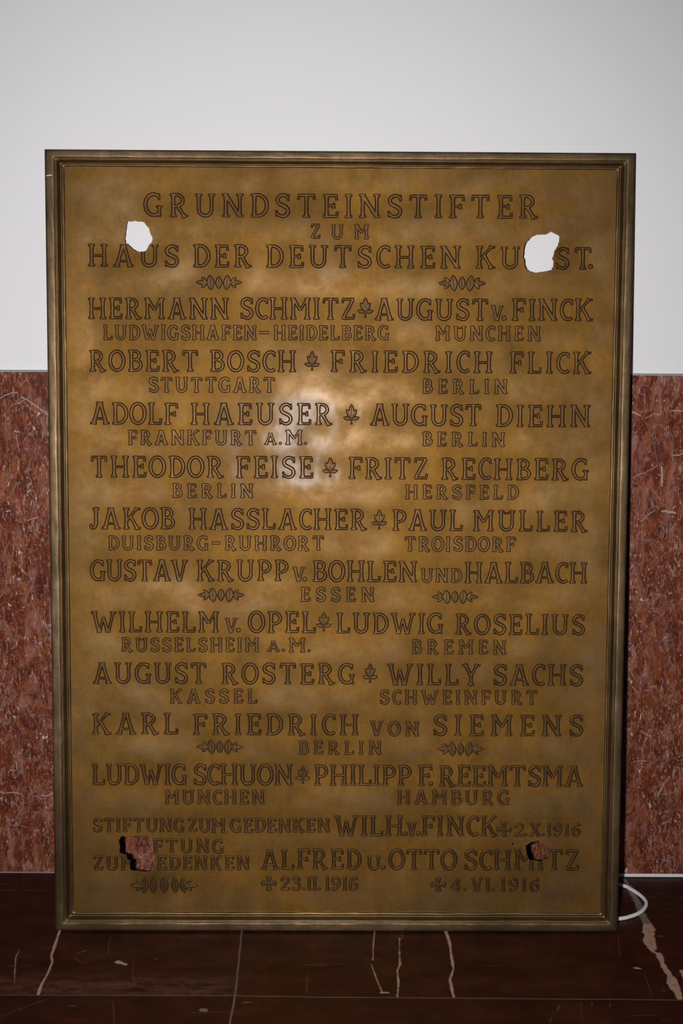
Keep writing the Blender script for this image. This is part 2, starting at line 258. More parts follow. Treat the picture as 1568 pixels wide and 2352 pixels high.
def bronze(name, gold, brown, grey, field, rough):
    """old hammered bronze: golden metal under brown and greyish tarnish in irregular clouds"""
    k = NT(name)
    v = k.coord()
    big = k.noise(v, 6.0, 6, 0.62, 0.15)
    mid = k.noise(k.coord((1.0, 1.0, 0.62)), 24.0, 7, 0.70, 0.1)
    fine = k.noise(k.coord((1.0, 1.0, 0.6)), 150.0, 4, 0.65)
    brush = k.noise(k.coord((1.0, 1.0, 0.07)), 420.0, 2, 0.5)
    c1 = k.mix(k.ramp(big, [(0.40, 0.0), (0.62, 1.0)]), gold, brown)
    c1 = k.mix(k.math('MULTIPLY', k.ramp(mid, [(0.42, 0.0), (0.64, 1.0)]), 0.65), c1, brown)
    c1 = k.mix(k.math('MULTIPLY', k.ramp(fine, [(0.45, 0.0), (0.70, 1.0)]), 0.22), c1, tuple(x * 0.5 for x in brown))
    rr = k.math('ADD', rough - 0.10, k.math('MULTIPLY', mid, 0.20))
    if field:
        w = k.attr('rubbed')
        patch = k.ramp(k.noise(k.coord((0.8, 1.0, 1.0)), 12.0, 7, 0.68, 0.1), [(0.40, 0.0), (0.66, 1.0)])
        mm = k.math('MULTIPLY', w, k.math('ADD', 0.12, k.math('MULTIPLY', patch, 0.88)))
        c1 = k.mix(k.math('MULTIPLY', mm, 0.66), c1, grey)
        spots = k.ramp(k.noise(v, 9.0, 7, 0.66, 0.1), [(0.54, 0.0), (0.70, 1.0)])
        c1 = k.mix(k.math('MULTIPLY', spots, 0.50), c1, (brown[0] * 0.55, brown[1] * 0.60, brown[2] * 0.80))
        verd = k.ramp(k.noise(v, 16.0, 6, 0.66, 0.1), [(0.54, 0.0), (0.70, 1.0)])
        c1 = k.mix(k.math('MULTIPLY', verd, 0.30), c1, (brown[0] * 0.66, brown[1] * 0.90, brown[2] * 1.2))
        rr = k.math('SUBTRACT', rough, k.math('MULTIPLY', mm, 0.16))
    k.set(Base_Color=c1, Metallic=0.92, Roughness=rr, Coat_Weight=0.028, Coat_Roughness=0.17, Coat_IOR=1.5)
    h = k.math('ADD', k.math('MULTIPLY', fine, 0.10), k.math('ADD', k.math('MULTIPLY', mid, 1.0), k.math('MULTIPLY', brush, 0.05)))
    k.bump(h, 0.17, 0.0020)
    return k.m


M_PANEL = bronze('bronze_field', (0.255, 0.125, 0.022), (0.165, 0.083, 0.018), (0.225, 0.146, 0.078), True, 0.66)
M_LETTER = bronze('bronze_relief', (0.138, 0.075, 0.030), (0.098, 0.055, 0.023), (0.3, 0.2, 0.12), False, 0.56)
M_RIM = bronze('bronze_rim', (0.200, 0.130, 0.070), (0.095, 0.062, 0.031), (0.3, 0.2, 0.12), False, 0.52)
M_MOULD = bronze('bronze_moulding', (0.200, 0.124, 0.056), (0.120, 0.074, 0.032), (0.3, 0.2, 0.12), False, 0.50)

k = NT('white_plaster')
v = k.coord()
k.set(Base_Color=k.mix(k.noise(v, 2.2, 3), (0.80, 0.80, 0.815), (0.83, 0.83, 0.845)), Roughness=0.85, Specular_IOR_Level=0.2)
k.bump(k.noise(v, 260.0, 3), 0.05, 0.002)
M_PLASTER = k.m

k = NT('grey_grout')
k.set(Base_Color=k.mix(k.noise(k.coord(), 160.0, 3), (0.26, 0.24, 0.235), (0.36, 0.335, 0.33)), Roughness=0.9)
M_GROUT = k.m

# red brecciated marble: rust clasts in a plum matrix, pale flecks drawn out vertically
k = NT('red_marble')
v = k.coord((1.0, 1.0, 0.42))
warp = k.n('ShaderNodeTexNoise', i_Scale=22.0, i_Detail=4.0)
k.l(v, warp.inputs['Vector'])
vm = k.n('ShaderNodeVectorMath', operation='MULTIPLY_ADD')
k.l(warp.outputs['Color'], vm.inputs[0])
vm.inputs[1].default_value = (0.035, 0.035, 0.045)
k.l(v, vm.inputs[2])
wv = vm.outputs[0]
vor = k.n('ShaderNodeTexVoronoi', feature='F1', i_Scale=84.0)
vs2 = k.n('ShaderNodeVectorMath', operation='MULTIPLY')
k.l(wv, vs2.inputs[0])
vs2.inputs[1].default_value = (1.0, 1.0, 1.7)
k.l(vs2.outputs[0], vor.inputs['Vector'])
edge = k.n('ShaderNodeTexVoronoi', feature='DISTANCE_TO_EDGE', i_Scale=60.0)
k.l(wv, edge.inputs['Vector'])
sep = k.n('ShaderNodeSeparateColor')
k.l(vor.outputs['Color'], sep.inputs[0])
cl = k.ramp(sep.outputs[0], [(0.0, (0.095, 0.018, 0.008)), (0.35, (0.150, 0.029, 0.010)), (0.75, (0.205, 0.046, 0.015)), (1.0, (0.290, 0.085, 0.032))])
cl = k.mix(k.math('MULTIPLY', k.ramp(k.noise(wv, 120.0, 6, 0.76), [(0.40, 0.0), (0.60, 1.0)]), 0.80), cl, (0.085, 0.019, 0.008))
cl = k.mix(k.math('MULTIPLY', k.ramp(k.noise(wv, 42.0, 6, 0.72), [(0.50, 0.0), (0.64, 1.0)]), 0.75), cl, (0.300, 0.118, 0.080))
rimf = k.ramp(edge.outputs['Distance'], [(0.0, 1.0), (0.06, 0.0)])
gate = k.ramp(k.noise(wv, 60.0, 5, 0.7), [(0.46, 0.0), (0.60, 1.0)])
cl = k.mix(k.math('MULTIPLY', k.math('MULTIPLY', rimf, gate), 0.75), cl, (0.30, 0.18, 0.155))
dark = k.ramp(k.noise(wv, 30.0, 5, 0.68), [(0.32, 1.0), (0.43, 0.0)])
cl = k.mix(k.math('MULTIPLY', dark, 0.65), cl, (0.042, 0.013, 0.009))
zone = k.ramp(k.noise(v, 14.0, 4, 0.6), [(0.36, 0.25), (0.62, 1.0)])
fl = k.ramp(k.noise(k.coord((1.0, 1.0, 0.34)), 150.0, 3, 0.6, 1.2), [(0.575, 0.0), (0.655, 1.0)])
cl = k.mix(k.math('MULTIPLY', k.math('MULTIPLY', fl, zone), 0.72), cl, (0.38, 0.265, 0.245))
fl2 = k.ramp(k.noise(k.coord((1.1, 1.0, 0.5)), 82.0, 2, 0.5, 2.4), [(0.672, 0.0), (0.715, 1.0)])
cl = k.mix(k.math('MULTIPLY', fl2, 0.85), cl, (0.54, 0.45, 0.43))
fl3 = k.ramp(k.noise(k.coord((1.0, 1.0, 0.5)), 300.0, 3, 0.6, 0.6), [(0.560, 0.0), (0.650, 1.0)])
cl = k.mix(k.math('MULTIPLY', k.math('MULTIPLY', fl3, zone), 0.55), cl, (0.40, 0.26, 0.225))
vein = k.math('MULTIPLY', k.attr('vein'), k.ramp(k.noise(k.coord(), 240.0, 4, 0.75), [(0.36, 0.45), (0.52, 1.0)]))
cl = k.mix(k.math('MULTIPLY', vein, 0.8), cl, (0.56, 0.46, 0.44))
k.set(Base_Color=cl, Roughness=0.5, Specular_IOR_Level=0.10)
M_MARBLE = k.m

# dark red-brown floor stone with its veins, joints, scratches and glints painted in by the cable
k = NT('dark_floor_stone')
v = k.coord((0.45, 1.0, 1.0))
base = k.ramp(k.noise(v, 26.0, 6, 0.62, 0.4), [(0.32, (0.016, 0.0045, 0.0028)), (0.50, (0.031, 0.0070, 0.0042)), (0.70, (0.050, 0.0115, 0.0070))])
streak = k.ramp(k.noise(k.coord((0.14, 1.6, 1.0)), 60.0, 4, 0.6, 0.3), [(0.52, 0.0), (0.70, 1.0)])
base = k.mix(k.math('MULTIPLY', streak, 0.45), base, (0.022, 0.007, 0.005))
speck = k.ramp(k.noise(k.coord((0.6, 1.0, 1.0)), 240.0, 2, 0.5), [(0.72, 0.0), (0.78, 1.0)])
base = k.mix(k.math('MULTIPLY', speck, 0.3), base, (0.12, 0.06, 0.045))
worn = k.math('MULTIPLY', k.attr('worn'), k.ramp(k.noise(k.coord((0.35, 1.0, 1.0)), 70.0, 5, 0.7), [(0.38, 0.0), (0.60, 1.0)]))
base = k.mix(k.math('MULTIPLY', worn, 0.55), base, (0.13, 0.055, 0.042))
grain = k.ramp(k.noise(k.coord(), 150.0, 5, 0.75), [(0.34, 0.45), (0.50, 1.0)])
base = k.mix(k.math('MULTIPLY', k.attr('scratch'), k.math('MULTIPLY', grain, 0.55)), base, (0.24, 0.135, 0.105))
base = k.mix(k.math('MULTIPLY', k.attr('grey_vein'), k.math('MULTIPLY', grain, 0.8)), base, (0.22, 0.185, 0.165))
base = k.mix(k.math('MULTIPLY', k.attr('pink_vein'), k.math('MULTIPLY', grain, 0.95)), base, (0.46, 0.275, 0.200))
base = k.mix(k.math('MULTIPLY', k.attr('joint'), k.math('MULTIPLY', grain, 0.85)), base, (0.15, 0.135, 0.115))
k.set(Base_Color=base, Roughness=k.math('ADD', 0.34, k.math('MULTIPLY', streak, 0.12)), Specular_IOR_Level=0.28)
k.bump(k.noise(v, 120.0, 4), 0.06, 0.002)
M_FLOOR = k.m

k = NT('white_cable_sheath')
k.set(Base_Color=k.mix(k.noise(k.coord(), 60.0, 3), (0.70, 0.69, 0.70), (0.78, 0.77, 0.77)), Roughness=0.38)
M_CABLE = k.m
k = NT('bare_metal_scratch')
k.set(Base_Color=k.mix(k.noise(k.coord(), 400.0, 2), (0.55, 0.50, 0.40), (0.75, 0.70, 0.60)), Roughness=0.45, Metallic=0.3)
M_SCRATCH = k.m
k = NT('freshly_torn_copper')
k.set(Base_Color=k.mix(k.noise(k.coord(), 300.0, 2), (0.30, 0.13, 0.06), (0.62, 0.33, 0.17)), Roughness=0.35, Metallic=0.9)
M_TORN = k.m

# ------------------------------------------------------------------ the room
def axis(a, b, lo, hi, fine, coarse_pts):
    return np.unique(np.concatenate([np.arange(lo, hi + 1e-6, fine), np.array(coarse_pts, float)]).round(5))


def structure(o):
    o['kind'] = 'structure'
    return o


ST = 0.0035                                           # height of the grout line over the marble
v_, f_ = box_mesh(-3.2, 3.2, 0.008, 0.16, MARBLE_TOP - 0.05, 3.4)
structure(mesh_obj('wall_back', v_, f_, M_PLASTER, smooth=False))
v_, f_ = box_mesh(-3.2, 3.2, 0.0004, 0.16, MARBLE_TOP - 0.0015, MARBLE_TOP + ST - 0.0021)
structure(mesh_obj('trim_1', v_, f_, M_GROUT, smooth=False))
v_, f_ = box_mesh(-3.2, 3.2, -0.0006, 0.05, 0.0, 0.0016)
structure(mesh_obj('trim_2', v_, f_, M_GROUT, smooth=False))

# marble wainscot: fine grid where it shows beside the plaque, so its named veins keep their crisp edges
xs = np.unique(np.concatenate([np.arange(-0.72, -0.455, 0.0009), np.arange(0.455, 0.72, 0.0009), [-3.2, -2, -1.2, -0.2, 0, 0.2, 1.2, 2, 3.2]]).round(5))
zs = np.unique(np.concatenate([np.arange(0.0016, MARBLE_TOP - 0.0015, 0.0009), [MARBLE_TOP - 0.0015]]).round(5))
X, Z = np.meshgrid(xs, zs, indexing='ij')
P = np.stack([X.ravel(), Z.ravel()], 1)
wob = np.stack([np.interp(P[:, 1] * 7.3 + P[:, 0] * 31, np.arange(400), rng.standard_normal(400)),
                np.interp(P[:, 0] * 160 + 200 + P[:, 1] * 3, np.arange(700), rng.standard_normal(700))], 1) * 0.0008
vein = np.zeros(len(P))
for wd, pts in MARBLE_VEINS:
    lo = np.min(pts, 0) - 0.02
    hi = np.max(pts, 0) + 0.02
    sel = np.where(((P > lo) & (P < hi)).all(1))[0]
    if len(sel):
        d = seg_dist(P[sel] + wob[sel], pts)
        vein[sel] = np.maximum(vein[sel], np.clip(1.3 - d / (wd * 0.0005 * 0.68), 0, 1))
nx, nz = len(xs), len(zs)
verts = np.stack([X.ravel(), np.zeros(nx * nz), Z.ravel()], 1)
structure(mesh_obj('wall_wainscot', verts, grid_faces(nx, nz), M_MARBLE, attrs={'vein': vein}, smooth=False))

# floor
xs = np.unique(np.concatenate([np.arange(-0.80, 0.80, 0.0014), [-3.2, -2, -1.2, 1.2, 2, 3.2]]).round(5))
ys = np.unique(np.concatenate([np.arange(-0.60, 0.0, 0.0016), [-3.5, -2.4, -1.6, -1.0, 0.0, 0.05]]).round(5))
X, Y = np.meshgrid(xs, ys, indexing='ij')
P = np.stack([X.ravel(), Y.ravel()], 1)
at = {n_: np.zeros(len(P)) for n_ in ('pink_vein', 'joint', 'scratch', 'grey_vein', 'worn')}
nx_, ny_ = len(xs), len(ys)
rag = smooth_noise((nx_, ny_), 2.2, rng).ravel()
rag2 = smooth_noise((nx_, ny_), 6.0, rng).ravel()
names = ['pink_vein', 'joint', 'scratch', 'grey_vein']  # scratch also carries the painted glints inside the cable loop
for wd, kd, pts in FLOOR_MARKS:
    lo = np.min(pts, 0) - 0.03
    hi = np.max(pts, 0) + 0.03
    sel = np.where(((P > lo) & (P < hi)).all(1))[0]
    if not len(sel):
        continue
    d, pos = seg_dist(P[sel], pts, True)
    hw = max(wd * 0.00040, 0.0006)
    if kd == 2 and wd < 4:
        hw = hw * (0.25 + 0.75 * np.sin(np.pi * pos))
    elif kd == 0 and wd < 4:
        hw = hw * (0.55 + 0.45 * np.sin(np.pi * pos))
    amp = 0.0 if kd == 1 else (0.22 if wd > 4 else 0.42)
    d = d + (rag[sel] * 0.5 + rag2[sel]) * amp * hw
    a = at[names[kd]]
    soft = np.clip((hw - d) / 0.0010 + 0.55, 0, 1) * min(1.0, wd / 1.6 + 0.15) * (0.5 + 0.5 * np.clip(0.6 + rag2[sel] * 0.5, 0, 1) if kd == 2 else 1.0)
    a[sel] = np.maximum(a[sel], soft)
# rubbed band along the joint on the left slab
jy = np.interp(P[:, 0], [-0.6, 0.6], [FLOOR_MARKS[9][2][1][1], FLOOR_MARKS[9][2][4][1]])
at['worn'] = np.clip((P[:, 1] - jy) / 0.004, 0, 1) * np.clip((jy + 0.062 - P[:, 1]) / 0.03, 0, 1) * np.clip((-0.14 - P[:, 0]) / 0.06, 0, 1)
verts = np.stack([X.ravel(), Y.ravel(), np.zeros(nx_ * ny_)], 1)
structure(mesh_obj('floor', verts, grid_faces(nx_, ny_), M_FLOOR, attrs=at, smooth=False))

# ------------------------------------------------------------------ lettering: every glyph is a set of tapered strokes
SERIF, SLEN = 0.044, 0.150
ST_HW = 0.070


def bar(x0, y0, x1, y1, hw):
    return ([(x0, y0), (x1, y1)], [hw, hw])


def diag(p, q, s0=None, s1=None, hw=ST_HW, sl=SLEN):
    """stem from p to q, flared at ends that carry a serif; s = (left, right) reach of the slab"""
    p = np.array(p, float)
    q = np.array(q, float)
    ts = [0, 0.09, 0.22, 0.5, 0.78, 0.91, 1]
    f0 = 1.45 if s0 else 1.0
    f1 = 1.45 if s1 else 1.0
    hs = [hw * f0, hw * (1 + (f0 - 1) * 0.45), hw * 1.03, hw * 0.94, hw * 1.03, hw * (1 + (f1 - 1) * 0.45), hw * f1]
    out = [([tuple(p + (q - p) * t) for t in ts], hs)]
    for e, s, o in ((p, s0, q), (q, s1, p)):
        if s:
            yy = e[1] + (SERIF if o[1] > e[1] else -SERIF)
            out.append(bar(e[0] - s[0], yy, e[0] + s[1], yy, SERIF))
    return out


BOTH = (SLEN, SLEN)
LEFT = (SLEN, 0.03)
RIGHT = (0.03, SLEN)


def stem(x, s0=BOTH, s1=BOTH, y0=0.0, y1=1.0, hw=ST_HW):
    return diag((x, y0), (x, y1), s0, s1, hw)


def arc(cx, cy, rx, ry, a0, a1, hw=0.068, n=22):
    t = np.radians(np.linspace(a0, a1, n))
    # slightly heavier on the sides than at top and bottom
    return ([(cx + rx * math.cos(x), cy + ry * math.sin(x)) for x in t], [hw * (0.90 + 0.14 * abs(math.cos(x))) for x in t])


def spline(pts, hw, n=7):
    pts = [np.array(p, float) for p in pts]
    ext = [2 * pts[0] - pts[1]] + pts + [2 * pts[-1] - pts[-2]]
    o = []
    for i in range(1, len(ext) - 2):
        a, b, c, d = ext[i - 1:i + 3]
        for t in np.linspace(0, 1, n, endpoint=False):
            o.append(tuple(0.5 * (2 * b + (c - a) * t + (2 * a - 5 * b + 4 * c - d) * t * t + (3 * b - a - 3 * c + d) * t ** 3)))
    o.append(tuple(pts[-1]))
    h = hw if hasattr(hw, '__len__') else [hw] * 2
    return (o, list(np.interp(np.linspace(0, 1, len(o)), np.linspace(0, 1, len(h)), h)))


def tick(x, y0, y1, hw=0.045):
    return ([(x, y0), (x, (y0 + y1) / 2), (x, y1)], [hw * 1.25, hw, hw * 0.85])


def bowl(x, yt, yb, xr, hw=0.062):
    """a D shaped bowl springing from a stem at x"""
    ry = (yt - yb) / 2
    rx = min(ry * 1.15, (xr - x) * 0.72)
    cx = xr - rx
    p = [(x, yt)] + [(cx + rx * math.cos(t), (yt + yb) / 2 + ry * math.sin(t)) for t in np.radians(np.linspace(90, -90, 18))] + [(x, yb)]
    h = [hw * 0.85] + [hw * (0.85 + 0.22 * abs(math.cos(t))) for t in np.radians(np.linspace(90, -90, 18))] + [hw * 0.85]
    return (p, h)


def glyph(c):
    A = 0.055
    if c == 'A':
        return 0.90, diag((0.155, 0), (0.43, 1), BOTH, None) + diag((0.745, 0), (0.47, 1), BOTH, None) + [bar(0.29, 0.955, 0.60, 0.955, SERIF), bar(0.27, 0.255, 0.63, 0.255, 0.045)]
    if c == 'B':
        return 0.70, stem(0.18, LEFT, LEFT) + [bowl(0.18, 0.95, 0.54, 0.55), bowl(0.18, 0.54, 0.055, 0.62)]
    if c == 'C':
        return 0.68, [arc(0.41, 0.5, 0.335, 0.445, 48, 305)] + [tick(0.63, 0.70, 0.97, 0.04)]
    if c == 'c':                                       # narrow C tucked against the next letter
        return 0.56, [arc(0.37, 0.5, 0.295, 0.445, 52, 308), tick(0.545, 0.72, 0.96, 0.04)]
    if c == 'D':
        return 0.76, stem(0.18, LEFT, LEFT) + [bowl(0.18, 0.95, 0.055, 0.69, 0.066)]
    if c == 'E':
        return 0.66, stem(0.18, LEFT, LEFT) + [bar(0.18, 0.945, 0.60, 0.945, A), bar(0.18, 0.055, 0.62, 0.055, A), bar(0.18, 0.52, 0.47, 0.52, 0.046),
                                               tick(0.585, 0.74, 0.97, 0.045), tick(0.61, 0.26, 0.03, 0.045), tick(0.47, 0.40, 0.64, 0.05)]
    if c == 'F':
        return 0.66, stem(0.18, BOTH, LEFT) + [bar(0.18, 0.945, 0.62, 0.945, A), bar(0.18, 0.50, 0.49, 0.50, 0.046), tick(0.605, 0.74, 0.97, 0.045), tick(0.49, 0.38, 0.62, 0.05)]
    if c == 'G':
        return 0.78, [arc(0.41, 0.5, 0.335, 0.445, 46, 318), tick(0.63, 0.70, 0.98, 0.04)] + [([(0.64, 0.0), (0.64, 0.2), (0.64, 0.42)], [0.05, 0.06, 0.066]), bar(0.50, 0.42, 0.77, 0.42, 0.042), bar(0.60, 0.03, 0.73, 0.03, 0.036)]
    if c == 'H':
        return 0.88, stem(0.17) + stem(0.71) + [bar(0.17, 0.49, 0.71, 0.49, 0.048)]
    if c == 'I':
        return 0.34, stem(0.17)
    if c == 'J':
        return 0.48, [spline([(0.30, 1.0), (0.30, 0.6), (0.295, 0.25), (0.22, 0.075), (0.09, 0.07), (0.055, 0.20)], [0.09, 0.07, 0.07, 0.065, 0.055, 0.06]), bar(0.14, 0.956, 0.46, 0.956, SERIF)]
    if c == 'K':
        return 0.84, stem(0.17) + diag((0.68, 1), (0.20, 0.40), (0.13, 0.15), None, 0.054) + diag((0.37, 0.60), (0.70, 0), None, BOTH, 0.064)
    if c == 'L':
        return 0.66, stem(0.17, LEFT, BOTH) + [bar(0.17, 0.055, 0.61, 0.055, A), tick(0.60, 0.28, 0.03, 0.045)]
    if c == 'M':
        return 1.0, stem(0.17, BOTH, LEFT) + stem(0.83, BOTH, RIGHT) + [([(0.17, 0.97), (0.33, 0.71), (0.50, 0.43)], [0.075, 0.066, 0.06]), ([(0.83, 0.97), (0.67, 0.71), (0.50, 0.43)], [0.06, 0.052, 0.052])]
    if c == 'N':
        return 0.90, stem(0.17, BOTH, LEFT) + stem(0.74, RIGHT, BOTH, hw=0.064) + [([(0.17, 0.96), (0.45, 0.5), (0.74, 0.04)], [0.078, 0.070, 0.078])]
    if c == 'O':
        return 0.76, [arc(0.38, 0.5, 0.315, 0.45, 90, 450, 0.068, 34)]
    if c == 'P':
        return 0.68, stem(0.18, BOTH, LEFT) + [bowl(0.18, 0.95, 0.42, 0.60)]
    if c == 'R':
        return 0.80, stem(0.18, BOTH, LEFT) + [bowl(0.18, 0.95, 0.47, 0.57)] + diag((0.36, 0.47), (0.64, 0), None, (0.12, 0.16), 0.066)
    if c == 'S':
        return 0.64, [spline([(0.555, 0.82), (0.44, 0.935), (0.27, 0.93), (0.13, 0.79), (0.17, 0.61), (0.34, 0.51), (0.50, 0.41), (0.555, 0.24), (0.45, 0.075), (0.26, 0.06), (0.10, 0.17)],
                             [0.05, 0.062, 0.068, 0.072, 0.074, 0.072, 0.068, 0.062, 0.05]), tick(0.57, 0.70, 0.985, 0.038), tick(0.085, 0.30, 0.015, 0.04)]
    if c == 'T':
        return 0.80, stem(0.40, BOTH, None) + [bar(0.07, 0.945, 0.73, 0.945, 0.055), tick(0.085, 0.75, 0.97, 0.046), tick(0.715, 0.75, 0.97, 0.046)]
    if c in 'UÜ':
        s = [([(0.17, 1.0), (0.17, 0.90), (0.17, 0.6), (0.17, 0.36)] + [(0.43 - 0.26 * math.cos(t), 0.33 - 0.275 * math.sin(t)) for t in np.radians(np.linspace(8, 172, 16))] + [(0.69, 0.36), (0.69, 0.6), (0.69, 0.9), (0.69, 1.0)],
              [0.095, 0.074, 0.068, 0.068] + [0.066] * 16 + [0.062, 0.060, 0.068, 0.088]), bar(0.02, 0.956, 0.32, 0.956, SERIF), bar(0.54, 0.956, 0.84, 0.956, SERIF)]
        if c == 'Ü':
            s += [('dot', 0.365, 0.865, 0.06), ('dot', 0.50, 0.865, 0.06)]
        return 0.86, s
    if c == 'V':
        return 0.86, diag((0.15, 1), (0.40, 0), BOTH, None, 0.072) + diag((0.71, 1), (0.46, 0), BOTH, None, 0.056) + [bar(0.31, 0.045, 0.55, 0.045, 0.05)]
    if c == 'W':
        return 1.20, diag((0.15, 1), (0.37, 0), BOTH, None, 0.070) + diag((0.58, 0.72), (0.41, 0), None, None, 0.054) + diag((0.58, 0.72), (0.78, 0), None, None, 0.066) + diag((1.05, 1), (0.82, 0), BOTH, None, 0.056) + [bar(0.27, 0.045, 0.50, 0.045, 0.048), bar(0.68, 0.045, 0.92, 0.045, 0.048)]
    if c == 'X':
        return 0.80, diag((0.16, 1), (0.64, 0), BOTH, BOTH, 0.07) + diag((0.63, 1), (0.17, 0), BOTH, BOTH, 0.052)
    if c == 'Y':
        return 0.84, diag((0.14, 1), (0.42, 0.46), BOTH, None, 0.068) + diag((0.70, 1), (0.42, 0.46), BOTH, None, 0.054) + stem(0.42, BOTH, None, 0.0, 0.50)
    if c == 'Z':
        return 0.68, [bar(0.08, 0.945, 0.62, 0.945, 0.055), bar(0.06, 0.055, 0.62, 0.055, 0.055), bar(0.57, 0.94, 0.11, 0.06, 0.066), tick(0.09, 0.76, 0.97, 0.045), tick(0.61, 0.25, 0.03, 0.045)]
    if c == '1':
        return 0.36, stem(0.20, BOTH, None) + [bar(0.20, 0.96, 0.05, 0.86, 0.05)]
    if c == '2':
        return 0.64, [spline([(0.09, 0.74), (0.17, 0.90), (0.33, 0.945), (0.49, 0.86), (0.51, 0.68), (0.38, 0.46), (0.20, 0.25), (0.08, 0.07)], [0.075, 0.06, 0.064, 0.07, 0.07, 0.066, 0.06]), bar(0.07, 0.06, 0.58, 0.06, 0.06), tick(0.57, 0.22, 0.03, 0.045)]
    if c == '3':
        return 0.60, [spline([(0.08, 0.83), (0.22, 0.94), (0.40, 0.92), (0.48, 0.76), (0.40, 0.60), (0.25, 0.54)], [0.07, 0.06, 0.066, 0.07, 0.06]), spline([(0.25, 0.54), (0.44, 0.48), (0.52, 0.29), (0.42, 0.09), (0.22, 0.055), (0.07, 0.16)], [0.055, 0.066, 0.072, 0.064, 0.075])]
    if c == '4':
        return 0.72, [bar(0.44, 0.97, 0.07, 0.30, 0.056), bar(0.06, 0.29, 0.67, 0.29, 0.052)] + stem(0.46, BOTH, None, 0.0, 0.98)
    if c == '6':
        return 0.64, [arc(0.32, 0.30, 0.235, 0.245, 0, 360, 0.064, 28), spline([(0.09, 0.34), (0.10, 0.58), (0.24, 0.83), (0.46, 0.945), (0.55, 0.84)], [0.066, 0.07, 0.064, 0.055, 0.065])]
    if c == '9':
        return 0.64, [arc(0.31, 0.69, 0.235, 0.25, 0, 360, 0.064, 28), spline([(0.545, 0.66), (0.53, 0.42), (0.40, 0.17), (0.20, 0.055), (0.08, 0.15)], [0.066, 0.07, 0.064, 0.055, 0.065])]
    if c == '-':
        return 1.0, [bar(0.06, 0.5, 0.94, 0.5, 0.058)]
    if c == '.':
        return 0.3, [('dot', 0.15, 0.10, 0.095)]
    raise ValueError(c)


class Relief:
    """one piece of repousse work: a distance field over tapered strokes and leaf shapes, raised into a rounded relief"""
    def __init__(self, x0, x1, y0, y1, g=0.55, k=0.7, relief=2.5, shoulder=2.0):
        self.gx = np.arange(x0 - 3.0, x1 + 3.0, g)
        self.gy = np.arange(y0 - 3.0, y1 + 3.0, g)
        self.sd = np.full((len(self.gx), len(self.gy)), 9.0)
        self.cut = np.zeros(self.sd.shape)
        self.g, self.k, self.relief, self.shoulder = g, k, relief, shoulder

    def window(self, x0, x1, y0, y1, m):
        i0, i1 = np.searchsorted(self.gx, [x0 - m, x1 + m])
        j0, j1 = np.searchsorted(self.gy, [y0 - m, y1 + m])
        X, Y = np.meshgrid(self.gx[i0:i1], self.gy[j0:j1], indexing='ij')
        return (slice(i0, i1), slice(j0, j1)), X, Y

    def merge(self, w, d):
        a = self.sd[w]
        h = np.clip(0.5 + 0.5 * (a - d) / self.k, 0, 1)
        self.sd[w] = a * (1 - h) + d * h - self.k * h * (1 - h)

    def polyline(self, X, Y, pts, hws):
        best = np.full(X.shape, 9.0)
        n_ = len(pts) - 1
        closed = np.hypot(*(pts[0] - pts[-1])) < 1e-6
        for q in range(n_):
            a, b = pts[q], pts[q + 1]
            L = np.hypot(*(b - a))
            if L < 1e-6:
                continue
            t = (b - a) / L
            dx, dy = X - a[0], Y - a[1]
            u = dx * t[0] + dy * t[1]
            v = dx * -t[1] + dy * t[0]
            c = np.clip(u / L, 0, 1)
            hw = hws[q] + (hws[q + 1] - hws[q]) * c
            d = np.hypot(u - c * L, v) - hw
            if not closed:                                  # square cut ends
                flat = np.maximum(np.abs(v) - hw, np.maximum(-u, u - L))
                if q == 0:
                    d = np.where(u < 0, flat, d)
                if q == n_ - 1:
                    d = np.where(u > L, flat, d)
            best = np.minimum(best, d)
        return best

    def stroke(self, pts, hws):
        pts = np.array(pts, float)
        hws = np.array(hws, float)
        w, X, Y = self.window(pts[:, 0].min(), pts[:, 0].max(), pts[:, 1].min(), pts[:, 1].max(), hws.max() + 2.6)
        if X.size:
            self.merge(w, self.polyline(X, Y, pts, hws))

    def groove(self, pts, hw, depth):
        pts = np.array(pts, float)
        w, X, Y = self.window(pts[:, 0].min(), pts[:, 0].max(), pts[:, 1].min(), pts[:, 1].max(), hw + 2)
        d = self.polyline(X, Y, pts, [0.0] * len(pts))
        self.cut[w] = np.maximum(self.cut[w], depth * np.clip(1 - np.abs(d) / hw, 0, 1))

    def dot(self, x, y, r_):
        w, X, Y = self.window(x, x, y, y, r_ + 2.6)
        self.merge(w, np.hypot(X - x, Y - y) - r_)

    def leaf(self, cx, cy, ln, wd, ang, rib=0.55):
        """pointed leaf: the lens where two circles overlap"""
        h, b_ = ln / 2, wd / 2
        R_ = (h * h + b_ * b_) / (2 * b_)
        w, X, Y = self.window(cx, cx, cy, cy, h + 2.6)
        ca, sa = math.cos(ang), math.sin(ang)
        u = (X - cx) * ca + (Y - cy) * sa
        v = np.abs(-(X - cx) * sa + (Y - cy) * ca)
        d = np.hypot(u, v + R_ - b_) - R_
        d = np.where(np.abs(u) > h, np.maximum(d, np.hypot(np.abs(u) - h, v)), d)
        self.merge(w, d)
        if rib:
            self.groove([(cx - ca * h * 0.7, cy - sa * h * 0.7), (cx + ca * h * 0.7, cy + sa * h * 0.7)], 0.8, rib)

    def heights(self):
        x = np.clip((0.30 - self.sd) / (self.shoulder + 0.30), 0, 1)
        h = self.relief * np.sin(x * np.pi / 2) ** 0.85
        h = h - np.where(self.sd < 0, self.cut * np.clip(-self.sd / 0.8, 0, 1), 0)
        return np.where(self.sd > 0.30, -0.45, h - 0.22)


